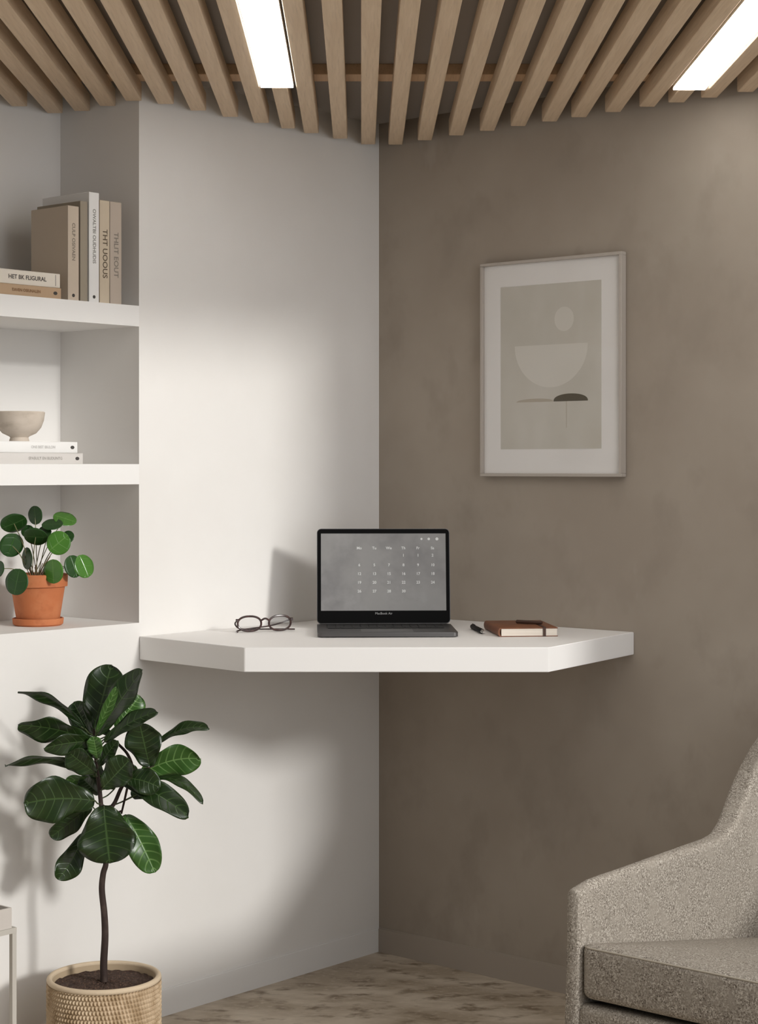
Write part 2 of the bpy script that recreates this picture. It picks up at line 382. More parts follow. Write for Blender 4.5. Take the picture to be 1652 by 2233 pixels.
bm = bmesh.new(); box(bm, .001, NWd, .0005, NDp-.002, .0022, NT-.0028); mesh_obj('pages', bm, M_page, nb, smooth=False)
bm = bmesh.new(); sx0 = .106
box(bm, sx0, sx0+.007, -.0022, -.0008, 0, NT+.001); box(bm, sx0, sx0+.007, -.0022, .09, NT, NT+.0014)
mesh_obj('strap', bm, M_band, nb)
bm = bmesh.new(); Mr = Matrix.Translation((.085, .10, NT+.0055)) @ Matrix.Rotation(math.radians(-38), 4, 'Z')
tube(bm, [(-.032, 0, 0), (-.03, 0, 0), (.04, 0, 0), (.042, 0, 0)], [.003, .0048, .0042, .003], 10); bm.transform(Mr)
mesh_obj('strap_toggle', bm, M_band, nb)
# ---------------------------------------------------------------- framed print
fx0, fx1 = NR(1057), NR(1365); fz1, fz0 = 1.941, 1.3625
pic = thing('framed_print', 'framed abstract print with white mat hanging on the taupe wall', 'picture', W(.001, (fx0+fx1)/2, (fz0+fz1)/2), math.atan2(uR.y, uR.x))
# local: x along the wall away from corner, -y into the room
fw, fh = (fx1-fx0)/2, (fz1-fz0)/2; fb = .0085; FD = .022
M_fr = mat('warm_grey_frame', (.42, .375, .33), .5)
M_mat = mat('mat_board_white', (.78, .755, .73), .8)
M_art = mat('print_sage', (.53, .50, .435), .85, noise=[(9, (1, 1, .5), (.58, .55, .49), .4, .65)])
M_a1 = mat('print_cream', (.64, .61, .55), .85); M_a2 = mat('print_sand', (.43, .375, .30), .85); M_a3 = mat('print_dark_olive', (.085, .068, .038), .85)
bm = bmesh.new()
box(bm, -fw, fw, -FD, 0, fh-fb, fh, .001, 1); box(bm, -fw, fw, -FD, 0, -fh, -fh+fb, .001, 1)
box(bm, -fw, -fw+fb, -FD, 0, -fh+fb, fh-fb, .001, 1); box(bm, fw-fb, fw, -FD, 0, -fh+fb, fh-fb, .001, 1)
mesh_obj('frame', bm, M_fr, pic)
bm = bmesh.new(); box(bm, -fw+fb, fw-fb, -.012, -.004, -fh+fb, fh-fb); mesh_obj('mat_board', bm, M_mat, pic, smooth=False)
ax0, ax1 = NR(1098)-(fx0+fx1)/2, NR(1317)-(fx0+fx1)/2; zc_ = (fz0+fz1)/2
def fz(x, y):
    n_ = NR(x); return CH-(y-HY)*(n_*uR.y+D)/F-zc_
az1, az0 = fz(1098, 628), fz(1098, 980)
bm = bmesh.new(); box(bm, ax0, ax1, -.0126, -.012, az0, az1); pr = mesh_obj('print', bm, M_art, pic, smooth=False)
def flat(name, pts, m, y):
    bm = bmesh.new(); a = [bm.verts.new((x, -y, z)) for x, z in pts]; b = [bm.verts.new((x, -y+.0003, z)) for x, z in pts]
    bm.faces.new(a); bm.faces.new(b[::-1]); n = len(pts)
    for i in range(n): bm.faces.new((a[i], a[(i+1) % n], b[(i+1) % n], b[i]))
    return mesh_obj(name, bm, m, pr, smooth=False)
def fx(x): return NR(x)-(fx0+fx1)/2
c = (fx(1236), fz(1236, 696)); rr = (fx(1257)-fx(1215))/2
flat('printed_circle', [(c[0]+rr*math.cos(a*.2094), c[1]+rr*1.04*math.sin(a*.2094)) for a in range(30)], M_a1, .0130)
c = (fx(1207), fz(1207, 752)); rr = (fx(1286)-fx(1127))/2
flat('printed_bowl', [(c[0]+rr*math.cos(math.pi+math.pi*k/30), c[1]+.113*math.sin(math.pi+math.pi*k/30)) for k in range(31)], M_a1, .0130)
zb = fz(1207, 876)
def cap(x0, x1, h, m, nm, y=.0130, skew=0):
    c = (x0+x1)/2; r = (x1-x0)/2
    flat(nm, [(c+r*math.cos(math.pi*k/20)+skew*math.sin(math.pi*k/20), zb+h*math.sin(math.pi*k/20)**.8) for k in range(21)], m, y)
cap(fx(1213), fx(1288), .020, M_a3, 'printed_dome'); cap(fx(1132), fx(1212), .009, M_a2, 'printed_mound', skew=.006)
xa_ = fx(1241); flat('printed_stem', [(xa_-.0007, zb), (xa_-.0007, zb-.07), (xa_+.0007, zb-.07), (xa_+.0007, zb)], M_a2, .0130)
bm = bmesh.new(); box(bm, -fw+fb, fw-fb, -.0165, -.0150, -fh+fb, fh-fb); mesh_obj('glass_pane', bm, glassmat('picture_glass', (.98, .98, .98), .02), pic, smooth=False)
# ---------------------------------------------------------------- books
def mk_book(th, ht, dp, mc, label, cat, group, flat_, xpx, title, tsize, tcol, tpos, dot=None, zbase=0, tflip=False, z_extra=None, band=None):
    """upright: th along x, ht up, dp into niche. flat: ht along x (right end at xpx), th up"""
    t = TL(xpx, -.006)
    loc = W(t, -.006, zbase)
    bk = thing('book', label, 'book', loc, ANG, group)
    pages = mat('book_pages', (.76, .70, .61), .9)
    b = .0025
    bm = bmesh.new(); bp = bmesh.new()
    if not flat_:   # origin at lower left front
        box(bm, 0, b, 0, dp, 0, ht, .0008, 1); box(bm, th-b, th, 0, dp, 0, ht, .0008, 1); box(bm, 0, th, 0, .0035, 0, ht, .0014, 2)
        box(bp, b, th-b, .0035, dp-.003, .003, ht-.003)
    else:           # origin at lower right front
        box(bm, -ht, 0, 0, dp, 0, b, .0008, 1); box(bm, -ht, 0, 0, dp, th-b, th, .0008, 1); box(bm, -ht, 0, 0, .0035, 0, th, .0014, 2)
        box(bp, -ht+.003, -.003, .0035, dp-.003, b, th-b)
    mesh_obj('cover', bm, mc, bk); mesh_obj('pages', bp, pages, bk, smooth=False)
    if title:
        mt = mat('ink_%.2f_%.2f_%.2f' % tcol, tcol, .8)
        if not flat_: text('spine_title', title, tsize, mt, bk, (th/2, -.0006, ht*tpos), (math.radians(90), math.radians(90), 0), bold=.0003)
        else: text('spine_title', title, tsize, mt, bk, (-tpos, -.0006, th/2), (math.radians(90), 0, 0), bold=.0003)
    if dot:
        bm = bmesh.new(); r = .0042
        if not flat_: lathe(bm, [(0, 0), (r, 0), (r, .0006), (0, .0006)], 16); bm.transform(Matrix.Translation((th/2, 0, dot)) @ Matrix.Rotation(math.radians(90), 4, 'X'))
        else: lathe(bm, [(0, 0), (r, 0), (r, .0006), (0, .0006)], 16); bm.transform(Matrix.Translation((-dot, 0, th/2)) @ Matrix.Rotation(math.radians(90), 4, 'X') @ Matrix.Scale(1.4, 4, (1, 0, 0)))
        mesh_obj('spine_emblem', bm, mat('emblem_dark', (.05, .045, .04), .7), bk)
    if band:
        bm = bmesh.new(); box(bm, -band-.0004, -band+.0004, -.0006, 0, .004, th-.003); mesh_obj('spine_rule', bm, mat('emblem_dark', (0, 0, 0)), bk)
    return bk
C_beige = mat('book_linen_beige', (.58, .49, .39), .85, bump=(400, I1, .15, .0004))
C_beige_sp = C_beige
C_taupe = mat('book_taupe', (.33, .285, .22), .85); C_wh = mat('book_white', (.80, .79, .77), .6)
C_sand = mat('book_sand', (.58, .49, .37), .8); C_grey = mat('book_warm_grey', (.48, .405, .335), .8)
C_tan = mat('book_tan', (.47, .33, .21), .8); C_cream = mat('book_cream', (.76, .70, .61), .8); C_lg = mat('book_light_grey', (.62, .59, .56), .7)
def thk(x0, x1): return TL(x0, -.006)-TL(x1, -.006)
G1 = 'upright books on the top shelf'; G2 = 'books lying flat on the top shelf'; G3 = 'books lying flat under the bowl'
mk_book(thk(148, 172), .228, .140, C_beige, 'shortest upright book, linen beige with small spine title, leftmost standing on the top shelf', 'book', G1, False, 148, 'CULP OSIVAEN', .0135, (.25, .21, .17), .62, .012, Z1b)
mk_book(thk(175, 191), .243, .165, C_taupe, 'plain dark taupe upright book without title between beige and white books', 'book', G1, False, 175, None, 0, (0, 0, 0), 0, None, Z1b)
mk_book(thk(194, 216), .268, .178, C_wh, 'tallest upright book, white spine with small dark title', 'book', G1, False, 194, 'OWALTBI OUDHUDIS', .0135, (.28, .27, .25), .60, .013, Z1b)
mk_book(thk(217.5, 239), .252, .165, C_sand, 'sand upright book with bold dark spine title, right of the tallest white book', 'book', G1, False, 217.5, 'THT UOOUS', .0210, (.12, .09, .06), .48, None, Z1b)
mk_book(thk(240, 265), .252, .160, C_grey, 'rightmost upright book, warm grey taupe with faint tall title', 'book', G1, False, 240, 'THLIT EOUT', .0200, (.22, .19, .16), .48, None, Z1b)
mk_book(.0265, .255, .135, C_tan, 'tan book lying flat at the bottom of the stack on the top shelf', 'book', G2, True, 133.5, 'TAVEN OSIUNALEN', .0095, (.24, .13, .06), .105, .018, Z1b)
mk_book(.0335, .25, .13, C_cream, 'cream book lying flat on top of the tan book', 'book', G2, True, 131, 'HET BK FLIGURAL', .0140, (.09, .08, .07), .098, None, Z1b+.0267, band=.014)
mk_book(.0262, .27, .17, C_lg, 'light grey book lying flat under the white book on the middle shelf', 'book', G3, True, 181, 'SPABULT EN BUDUNTG', .0095, (.42, .40, .37), .115, .018, Z2b)
mk_book(.0268, .255, .16, C_wh, 'white book lying flat directly under the stone bowl', 'book', G3, True, 169, 'ONS BIST IBULON', .0090, (.55, .54, .52), .105, .016, Z2b+.0264)
# ---------------------------------------------------------------- bowl
bz_ = Z2b+.0264+.027
bt = TL(42, -.082); bl = W(bt, -.082, bz_)
bm = bmesh.new()
R_ = .061
lathe(bm, [(0, 0), (.023, 0), (.024, .002), (.0215, .010), (.024, .0125), (.040, .020), (.052, .034), (.058, .050), (R_, .070), (R_-.0015, .072), (R_-.0035, .071),
           (.0545, .051), (.048, .036), (.036, .024), (.020, .018), (0, .017)], 64)
tag(mesh_obj('stone_bowl', bm, mat('travertine_bowl', (.56, .485, .41), .7, noise=[(25, (1, 1, 2), (.44, .37, .30), .5, .72), (8, I1, (.64, .56, .48), .5, .7)], bump=(60, I1, .2, .001)), loc=bl),
    'beige stone footed bowl standing on the white book on the middle shelf', 'bowl')
# ---------------------------------------------------------------- leaves
def leafmat(name, dark, mid, vein, rough, vfreq, vw, sub=0.0):
    m = bpy.data.materials.new(name); m.use_nodes = True; nt = m.node_tree; b = nt.nodes['Principled BSDF']
    N = nt.nodes.new; Lk = nt.links.new
    uv = N('ShaderNodeUVMap'); uv.uv_map = 'UVMap'; sp = N('ShaderNodeSeparateXYZ'); Lk(uv.outputs[0], sp.inputs[0])
    def mth(op, a, b_=None, c=None):
        n = N('ShaderNodeMath'); n.operation = op
        for i, v in enumerate((a, b_, c)):
            if v is None: continue
            if isinstance(v, (int, float)): n.inputs[i].default_value = v
            else: Lk(v, n.inputs[i])
        return n.outputs[0]
    av = mth('ABSOLUTE', sp.outputs[1])
    ph = mth('MULTIPLY', mth('SUBTRACT', sp.outputs[0], mth('MULTIPLY', mth('POWER', av, 1.3), .16)), vfreq)
    fr = mth('ABSOLUTE', mth('SUBTRACT', mth('FRACT', ph), .5))
    side = mth('MULTIPLY', mth('SUBTRACT', 1, mth('MINIMUM', mth('DIVIDE', fr, vw), 1)), mth('SUBTRACT', 1, mth('MULTIPLY', av, .75)))
    midr = mth('SUBTRACT', 1, mth('MINIMUM', mth('DIVIDE', av, .06), 1))
    vv = mth('MAXIMUM', side, midr)
    tc = N('ShaderNodeTexCoord'); nz = N('ShaderNodeTexNoise'); nz.inputs['Scale'].default_value = 14; Lk(tc.outputs['Object'], nz.inputs['Vector'])
    m1 = N('ShaderNodeMix'); m1.data_type = 'RGBA'; Lk(nz.outputs[0], m1.inputs[0]); m1.inputs[6].default_value = (*dark, 1); m1.inputs[7].default_value = (*mid, 1)
    m2 = N('ShaderNodeMix'); m2.data_type = 'RGBA'; Lk(mth('MULTIPLY', vv, .75), m2.inputs[0]); Lk(m1.outputs[2], m2.inputs[6]); m2.inputs[7].default_value = (*vein, 1)
    Lk(m2.outputs[2], b.inputs['Base Color']); b.inputs['Roughness'].default_value = rough
    bp = N('ShaderNodeBump'); bp.inputs['Strength'].default_value = .35; bp.inputs['Distance'].default_value = .0015; bp.invert = True
    Lk(vv, bp.inputs['Height']); Lk(bp.outputs[0], b.inputs['Normal'])
    return m
M_fig = leafmat('fiddle_leaf_green', (.005, .015, .004), (.017, .040, .006), (.06, .115, .030), .33, 8, .10)
M_fig2 = leafmat('young_fiddle_leaf_green', (.018, .055, .009), (.055, .145, .022), (.22, .38, .12), .33, 8, .13)
M_pil = leafmat('pilea_leaf_green', (.006, .028, .006), (.022, .085, .012), (.05, .13, .025), .34, 3, .03)
M_pil2 = leafmat('pilea_leaf_light', (.035, .12, .014), (.09, .24, .035), (.16, .33, .08), .25, 3, .03)
def ss(a, b, x): x = max(0, min(1, (x-a)/(b-a))); return x*x*(3-2*x)
def fiddle(t):
    a = .52+.48*ss(.08, .62, t)
    return a*max(0, 1-abs((t-.5)/.5)**(2.9 if t > .5 else 4.5))**.5
def roundp(t): return max(0, 1-((t-.5)/.5)**2)**.5
def leaf(root, name, B, T, width, roll, arch, m, prof=fiddle, fold=.25, wave=.05, nu=26, nv=10, thick=.0006, seed=0, twist=0.0, curl=0.0):
    """B, T world points; roll 0 faces the room, 90 edge-on; arch lifts the middle"""
    rnd = random.Random(seed); B, T = Vector(B), Vector(T); ax = T-B; Ln = ax.length; a = ax.normalized()
    view = Vector((0, -1, 0)); side = a.cross(view); side = side.normalized() if side.length > .05 else Vector((1, 0, 0))
    nrm0 = side.cross(a)
    if nrm0.y > 0: nrm0.negate()
    bm = bmesh.new(); uvl = bm.loops.layers.uv.new('UVMap'); grid = []; ph = rnd.random()*6
    for i in range(nu+1):
        t = .35*i/nu+.65*(1-math.cos(math.pi*i/nu))/2; r = math.radians(roll+twist*(t-.5))
        sd_ = side*math.cos(r)+nrm0*math.sin(r); nm = nrm0*math.cos(r)-side*math.sin(r)
        cpt = B+ax*t+Vector(arch)*4*t*(1-t)+nm*(-curl*t*t*Ln)
        w = width/2*prof(min(max(t, .0), 1)); row = []
        for j in range(nv+1):
            v = -1+2*j/nv
            off = fold*abs(v)*w+wave*width*math.sin(t*13+ph+v*1.5)*abs(v)**2*.35
            row.append((bm.verts.new(cpt+sd_*v*w+nm*off-root), t, v))
        grid.append(row)
    for i in range(nu):
        for j in range(nv):
            q = [grid[i][j], grid[i+1][j], grid[i+1][j+1], grid[i][j+1]]
            f = bm.faces.new([x[0] for x in q])
            for lp, x in zip(f.loops, q): lp[uvl].uv = (x[1], x[2])
    bmesh.ops.remove_doubles(bm, verts=bm.verts, dist=1e-6)
    me = bpy.data.meshes.new(name); bm.to_mesh(me); bm.free(); me.materials.append(m)
    for p in me.polygons: p.use_smooth = True
    o = bpy.data.objects.new(name, me); COL.objects.link(o)
    md = o.modifiers.new('thickness', 'SOLIDIFY'); md.thickness = thick
    return o
# ---------------------------------------------------------------- fiddle-leaf fig in a woven basket
DP = 4.2
bc = P(227, 2126, DP); BR = .1285; BH = bc.z
bk_ = thing('woven_basket', 'round woven seagrass basket holding the fiddle-leaf fig on the floor', 'basket', (bc.x, bc.y, 0))
M_bas = mat('seagrass_weave', (.56, .43, .29), .8, noise=[(40, (1, 1, .6), (.36, .25, .14), .4, .7), (9, I1, (.58, .46, .31), .5, .75)])
def fr(r, z, a):
    if r < BR-.02: return r
    row = z/.0105; k = int(math.floor(row)); f = row-k
    s_ = math.sin(a*96+k*2.1+f*1.6)
    return r-.0025+(.006*abs(math.sin(math.pi*f))**.7)*(.5+.5*s_)
prof = [(0, 0), (BR-.012, 0)]+[(BR-.010+.008*min(1, z/ .06) , z) for z in [i*.0105/5 for i in range(1, int((BH-.008)/(.0105/5)))]]
bm = bmesh.new(); lathe(bm, prof, 800, fr=fr); mesh_obj('basket_body', bm, M_bas, bk_)
bm = bmesh.new(); n = 90
tube(bm, [((BR-.006)*math.cos(2*math.pi*k/n), (BR-.006)*math.sin(2*math.pi*k/n), BH-.006) for k in range(n)], .0065, 12, True)
mesh_obj('rim', bm, mat('seagrass_rim', (.60, .48, .34), .8, bump=(160, I1, .4, .002)), bk_)
bm = bmesh.new(); lathe(bm, [(BR-.012, BH-.004), (BR-.0135, BH-.02), (BR-.0135, BH-.05)], 90); mesh_obj('liner', bm, mat('seagrass_liner', (.42, .32, .21), .85), bk_)
plant = thing('fiddle_leaf_fig', 'fiddle-leaf fig tree with large glossy dark leaves growing in the woven basket', 'plant', (bc.x, bc.y, BH-.022))
root = plant.location.copy()
bm = bmesh.new(); rs = []
NR_ = 26; NA = 72; rsd = random.Random(3)
prev = None
for i in range(NR_+1):
    r = (BR-.0145)*i/NR_
    ring = [bm.verts.new((r*math.cos(2*math.pi*k/NA), r*math.sin(2*math.pi*k/NA), .002+rsd.uniform(-.0022, .0028)+.004*(1-i/NR_))) for k in range(NA)] if i else [bm.verts.new((0, 0, .006))]
    if prev:
        for k in range(NA):
            q = []; [q.append(v) for v in (prev[k % len(prev)], prev[(k+1) % len(prev)], ring[(k+1) % NA], ring[k]) if v not in q]
            bm.faces.new(q)
    prev = ring
soil = mesh_obj('soil', bm, mat('dark_soil', (.045, .024, .016), .95, noise=[(220, I1, (.14, .08, .05), .52, .68)]), plant); soil['kind'] = 'stuff'
M_bark = mat('dark_bark', (.030, .016, .012), .8, noise=[(50, (1, 1, .4), (.07, .045, .035), .5, .7)], bump=(90, (1, 1, .3), .4, .002))
def Z(zx, zy, d=0.0): return P(zx/3.515, 1430+zy/3.515, DP+d)
trunk = [P(227, 2140, DP), P(226, 2100, DP), P(229, 2040, DP), P(227, 1990, DP), P(222, 1940, DP), P(225, 1905, DP), P(231, 1880, DP), Z(800, 1400), Z(780, 1200), Z(760, 1000), Z(740, 850), Z(730, 700), Z(720, 560)]
pts = spline(trunk, 6); bm = bmesh.new(); L = len(pts)
tube(bm, [p-root for p in pts], [.0088-.0052*(i/L) for i in range(L)], 12)
def branch(pp, r0, r1):
    q = spline(pp, 6); tube(bm, [p-root for p in q], [r0+(r1-r0)*i/(len(q)-1) for i in range(len(q))], 10)
branch([Z(790, 1210), Z(870, 1140, -.01), Z(930, 1010, -.01), Z(1010, 880, -.01), Z(980, 760, -.01), Z(900, 670, -.01)], .0050, .0030)
branch([Z(930, 1210, .01), Z(960, 1080, 0), Z(1000, 900, -.01)], .0022, .0030)
branch([Z(800, 1230), Z(860, 1220, .005), Z(930, 1190, .01)], .0040, .0024)
branch([Z(1010, 880, -.01), Z(1100, 870, -.01), Z(1180, 840, 0)], .003, .002)
mesh_obj('trunk', bm, M_bark, plant)
# (base zx,zy, tip zx,zy, width, roll, arch up (zoom units), depth base, depth tip, material, fold, twist)
A_, B_ = M_fig, M_fig2
LV = [
 (710, 600, 850, 70, 300, 8, 0, .02, .03, A_, .18, 0),
 (740, 610, 1075, 105, 215, 28, 0, -.01, -.04, A_, .25, 20),
 (735, 585, 893, 250, 80, -20, 0, -.02, -.06, B_, .3, 0),
 (650, 560, 130, 297, 120, 40, 90, -.01, -.08, A_, .25, 25),
 (690, 650, 140, 548, 225, 28, 35, -.02, -.10, A_, .22, 15),
 (700, 610, 560, 360, 190, 10, 0, .03, .02, A_, .2, 0),
 (890, 560, 1075, 310, 200, -8, 10, .05, .06, B_, .12, 0),
 (800, 660, 1195, 425, 130, 30, 30, -.02, -.06, A_, .25, 20),
 (1150, 850, 1070, 525, 270, 5, 0, -.03, -.05, A_, .15, 0),
 (1220, 660, 1592, 545, 105, 40, 45, .02, -.02, A_, .22, 30),
 (1070, 910, 1532, 795, 235, -12, 45, .03, .02, B_, .15, 10),
 (1180, 950, 1557, 1118, 90, 45, 75, .02, -.03, A_, .2, 30),
 (930, 960, 1442, 1222, 190, 25, 40, -.02, -.07, A_, .22, 20),
 (1060, 1060, 1340, 1120, 140, 12, 30, .02, .03, B_, .2, 0),
 (780, 660, 342, 720, 170, 25, 25, -.04, -.10, A_, .2, 15),
 (700, 900, 38, 868, 130, 48, 90, -.02, -.09, A_, .22, 25),
 (725, 1110, 185, 1140, 335, 6, 30, -.04, -.08, A_, .12, 0),
 (700, 1150, 390, 1395, 165, 20, 0, .00, -.02, A_, .2, 10),
 (650, 1360, 448, 1718, 190, 15, -30, .00, -.03, A_, .22, 25),
 (795, 1145, 840, 1592, 415, 0, 0, -.05, -.07, A_, .16, 0),
 (960, 1220, 1185, 1662, 235, 15, 30, .00, -.02, B_, .2, -20),
 (790, 1010, 990, 800, 220, 5, 0, -.05, -.07, A_, .15, 0),
 (950, 940, 1225, 1010, 190, 15, 20, -.04, -.06, A_, .2, 0),
 (735, 900, 520, 740, 200, 15, 0, -.05, -.07, A_, .2, 0),
 (880, 1015, 500, 960, 120, 30, 20, .02, .01, B_, .2, 0),
 (760, 840, 895, 650, 110, 20, 0, -.03, -.04, A_, .2, 0),
 (750, 790, 715, 620, 120, 10, 0, -.06, -.07, B_, .2, 0),
 (760, 1060, 620, 930, 150, 20, 0, .01, .01, A_, .2, 0),
 (700, 640, 590, 500, 150, 10, 0, .04, .05, A_, .2, 0),
 (820, 940, 640, 850, 190, 15, 0, .03, .03, A_, .2, 0),
 (1010, 1080, 1180, 990, 190, 10, 20, .03, .03, A_, .2, 0),
 (800, 760, 620, 700, 160, 25, 10, .03, .03, A_, .2, 0),
 (900, 900, 1060, 930, 150, 10, 10, .02, .03, A_, .2, 0),
 (840, 600, 690, 470, 150, 20, 0, .04, .04, A_, .2, 0),
]
zu = 1/3.515*DP/F
pet = bmesh.new()
for i, (bx, by, tx, ty, w, roll, arch, db, dt, m, fo, tw) in enumerate(LV):
    B = Z(bx, by, db); T = Z(tx, ty, dt)
    o = leaf(root, 'leaf', B, T, w*zu*1.07, roll, (0, 0, arch*zu), m, fold=fo, wave=.24, seed=i, twist=tw, curl=.04)
    o.parent = plant
    # petiole to the nearest trunk point below
    cand = min(pts[30:], key=lambda p: (p-B-Vector((0, 0, -.015))).length)
    if (cand-B).length < .12:
        q = spline([cand, (cand+B)/2+Vector((0, 0, -.004)), B, B+(T-B)*.06], 4); tube(pet, [p-root for p in q], .0016, 6)
mesh_obj('petioles', pet, mat('petiole_green', (.05, .07, .02), .6), plant)
# ---------------------------------------------------------------- pilea in terracotta pot
DQ = 4.55
pcn = P(83, 1363, DQ); pcn.z = ZL
M_terra = mat('terracotta', (.50, .155, .055), .75, noise=[(18, I1, (.55, .20, .08), .45, .7), (45, I1, (.42, .125, .045), .55, .8)], bump=(90, I1, .12, .0008))
sc_ = DQ/F
pot = thing('potted_pilea', 'small plant with round green leaves in an orange terracotta pot, bottom of the niche', 'potted plant', pcn)
bm = bmesh.new(); lathe(bm, [(0, 0), (.056, 0), (.061, .004), (.0625, .0175), (.060, .0185), (.057, .016), (.054, .007), (0, .006)], 56); mesh_obj('saucer', bm, M_terra, pot)
r1 = 46*sc_; r2 = 59*sc_; r3 = 63.5*sc_; PH = 112*sc_
bm = bmesh.new(); lathe(bm, [(0, .0065), (r1-.002, .0065), (r1, .009), (r2-.001, PH-.030), (r3, PH-.030), (r3+.001, PH-.002), (r3-.001, PH), (r3-.005, PH), (r3-.007, PH-.012), (r3-.008, PH-.03), (0, PH-.03)], 56)
mesh_obj('pot_body', bm, M_terra, pot)
pil = pot; SZ = PH-.028
r0 = pil.location.copy()
bm = bmesh.new(); lathe(bm, [(r3-.0085, SZ), (r3-.0085, SZ+.014), (.03, SZ+.018), (0, SZ+.019)], 40); s2 = mesh_obj('soil', bm, MATS['dark_soil'], pil); s2['kind'] = 'stuff'
def Q(zx, zy, d=0.0): return P(zx/4.134, 860+zy/4.134, DQ+d)
c0 = Q(330, 1600)
PLV = [(125, 1165, 240, 150, 25, -.03, 0), (315, 1090, 140, 170, 100, .0, 0), (470, 1168, 190, 80, 5, -.01, 0), (585, 1117, 215, 90, -15, .02, 1), (105, 1360, 190, 220, 70, -.03, 0),
       (320, 1285, 215, 150, 0, -.04, 0), (527, 1340, 215, 215, 40, -.05, 1), (240, 1480, 110, 200, 95, -.02, 0), (478, 1597, 190, 215, 95, -.075, 1), (665, 1550, 125, 205, -70, -.03, 0),
       (758, 1548, 140, 215, -65, -.01, 1), (148, 1690, 215, 235, 80, -.095, 0), (-15, 1575, 110, 150, 80, -.04, 0), (610, 1285, 120, 110, 30, .0, 0), (400, 1245, 130, 120, 30, -.01, 0), (250, 1235, 120, 110, 60, .02, 0)]
zq = 1/4.134*DQ/F
for i, (cx_, cy_, w_, h_, an, dd, br) in enumerate(PLV):
    c = Q(cx_, cy_, dd); big, small = max(w_, h_), min(w_, h_); a = math.radians(an if w_ >= h_ else an)
    major_vert = h_ > w_
    # leaf axis: along the longer screen direction; roll gives the foreshortening
    dirv = Vector((math.cos(a), 0, math.sin(a))) if not major_vert else Vector((math.cos(a), 0, math.sin(a)))
    Lh = big/2*zq; roll = math.degrees(math.acos(min(1, small/big)))
    outward = 1 if cx_ > 330 else -1
    if dirv.x*outward < 0 and abs(dirv.x) > .3: dirv = -dirv
    o = leaf(r0, 'leaf', c-dirv*Lh, c+dirv*Lh, big*zq, roll*.92, (0, 0, 0), M_pil2 if br else M_pil, prof=roundp, fold=-.03, wave=.02, nu=16, nv=8, seed=i, curl=.06)
    o.parent = pil
    st = c0+Vector((random.uniform(-.012, .012), random.uniform(-.012, .012), 0)); st.z = r0.z+SZ+.012
    mid_ = st.lerp(c, .55)+Vector((0, 0, .012)); bm = bmesh.new(); q = spline([st, mid_, c+Vector((0, .002, 0))], 7)
    tube(bm, [p-r0 for p in q], .0011, 6); mesh_obj('petiole', bm, mat('pilea_stem', (.17, .16, .07), .5), pil)
bm = bmesh.new()
for k in range(14):
    a = k*2.4; st = c0+Vector((.006*math.cos(a), .006*math.sin(a), 0)); st.z = r0.z+SZ+.01
    e = st+Vector((.028*math.cos(a), .02*math.sin(a), .045+.018*math.sin(k*1.7))); q = spline([st, st.lerp(e, .5)+Vector((0, 0, .006)), e], 5); tube(bm, [p-r0 for p in q], .0012, 6)
mesh_obj('stems', bm, mat('pilea_brown_stem', (.20, .13, .08), .7), pil)
# ---------------------------------------------------------------- side table with tray
cz = P(36.5, 2022, 3.9)
ttop = cz.z; tt = Vector((cz.x, cz.y, 0)); tT, tN = tt.dot(uL), tt.dot(uR)
M_tab = mat('greige_metal', (.52, .49, .44), .45, .2)
tab = thing('side_table', 'slim square-tube metal side table at the left edge beside the fig', 'table', (tt.x, tt.y, 0), ANG)
# local: +x towards the corner, +y towards the left wall; origin is the corner leg's outer edge
g = .0112; TWx, TWy = .40, .24
bm = bmesh.new()
box(bm, -TWx, 0, 0, g, ttop-g, ttop); box(bm, -TWx, 0, TWy-g, TWy, ttop-g, ttop); box(bm, -TWx, -TWx+g, g, TWy-g, ttop-g, ttop); box(bm, -g, 0, g, TWy-g, ttop-g, ttop)
mesh_obj('top_frame', bm, M_tab, tab, smooth=False)
for (x, y) in ((0, 0), (0, TWy-g), (-TWx+g, 0), (-TWx+g, TWy-g)):
    bm = bmesh.new(); box(bm, x-g, x, y, y+g, 0, ttop-g, .0006, 1); mesh_obj('leg', bm, M_tab, tab, smooth=False)
bm = bmesh.new(); box(bm, -TWx+g, -g, g, TWy-g, ttop-.006, ttop-.001); mesh_obj('table_top', bm, M_tab, tab, smooth=False)
tr = thing('serving_tray', 'grey deep-sided tray standing on the metal side table', 'tray', tuple(tt+Vector((math.cos(ANG), math.sin(ANG), 0))*-.012+Vector((-math.sin(ANG), math.cos(ANG), 0))*.0015+Vector((0, 0, ttop+.0003))), ANG)
bm = bmesh.new(); tw, td, th_ = .36, .21, .043; q = .004
box(bm, -tw, 0, 0, q, 0, th_); box(bm, -tw, 0, td-q, td, 0, th_); box(bm, -tw, -tw+q, q, td-q, 0, th_); box(bm, -q, 0, q, td-q, 0, th_)
mesh_obj('tray_sides', bm, mat('tray_grey', (.50, .46, .42), .7), tr, smooth=False)
bm = bmesh.new(); box(bm, -tw+q, -q, q, td-q, 0, .004); mesh_obj('tray_bottom', bm, mat('tray_dark', (.10, .08, .07), .8), tr, smooth=False)
# ---------------------------------------------------------------- armchair
M_tweed = mat('grey_beige_tweed', (.27, .238, .20), .95,
              noise=[(270, I1, (.50, .455, .395), .47, .60), (400, I1, (.09, .072, .055), .53, .64), (30, I1, (.32, .285, .24), .45, .75)], bump=(300, I1, .5, .002), spec=.1)
o_ = P(1236, 1925, 3.6)
CA = math.atan2(uR.y, uR.x)
ch = thing('armchair', 'grey beige tweed armchair with sloping wings, lower right corner beside the taupe wall', 'armchair', (o_.x, o_.y, 0), CA)
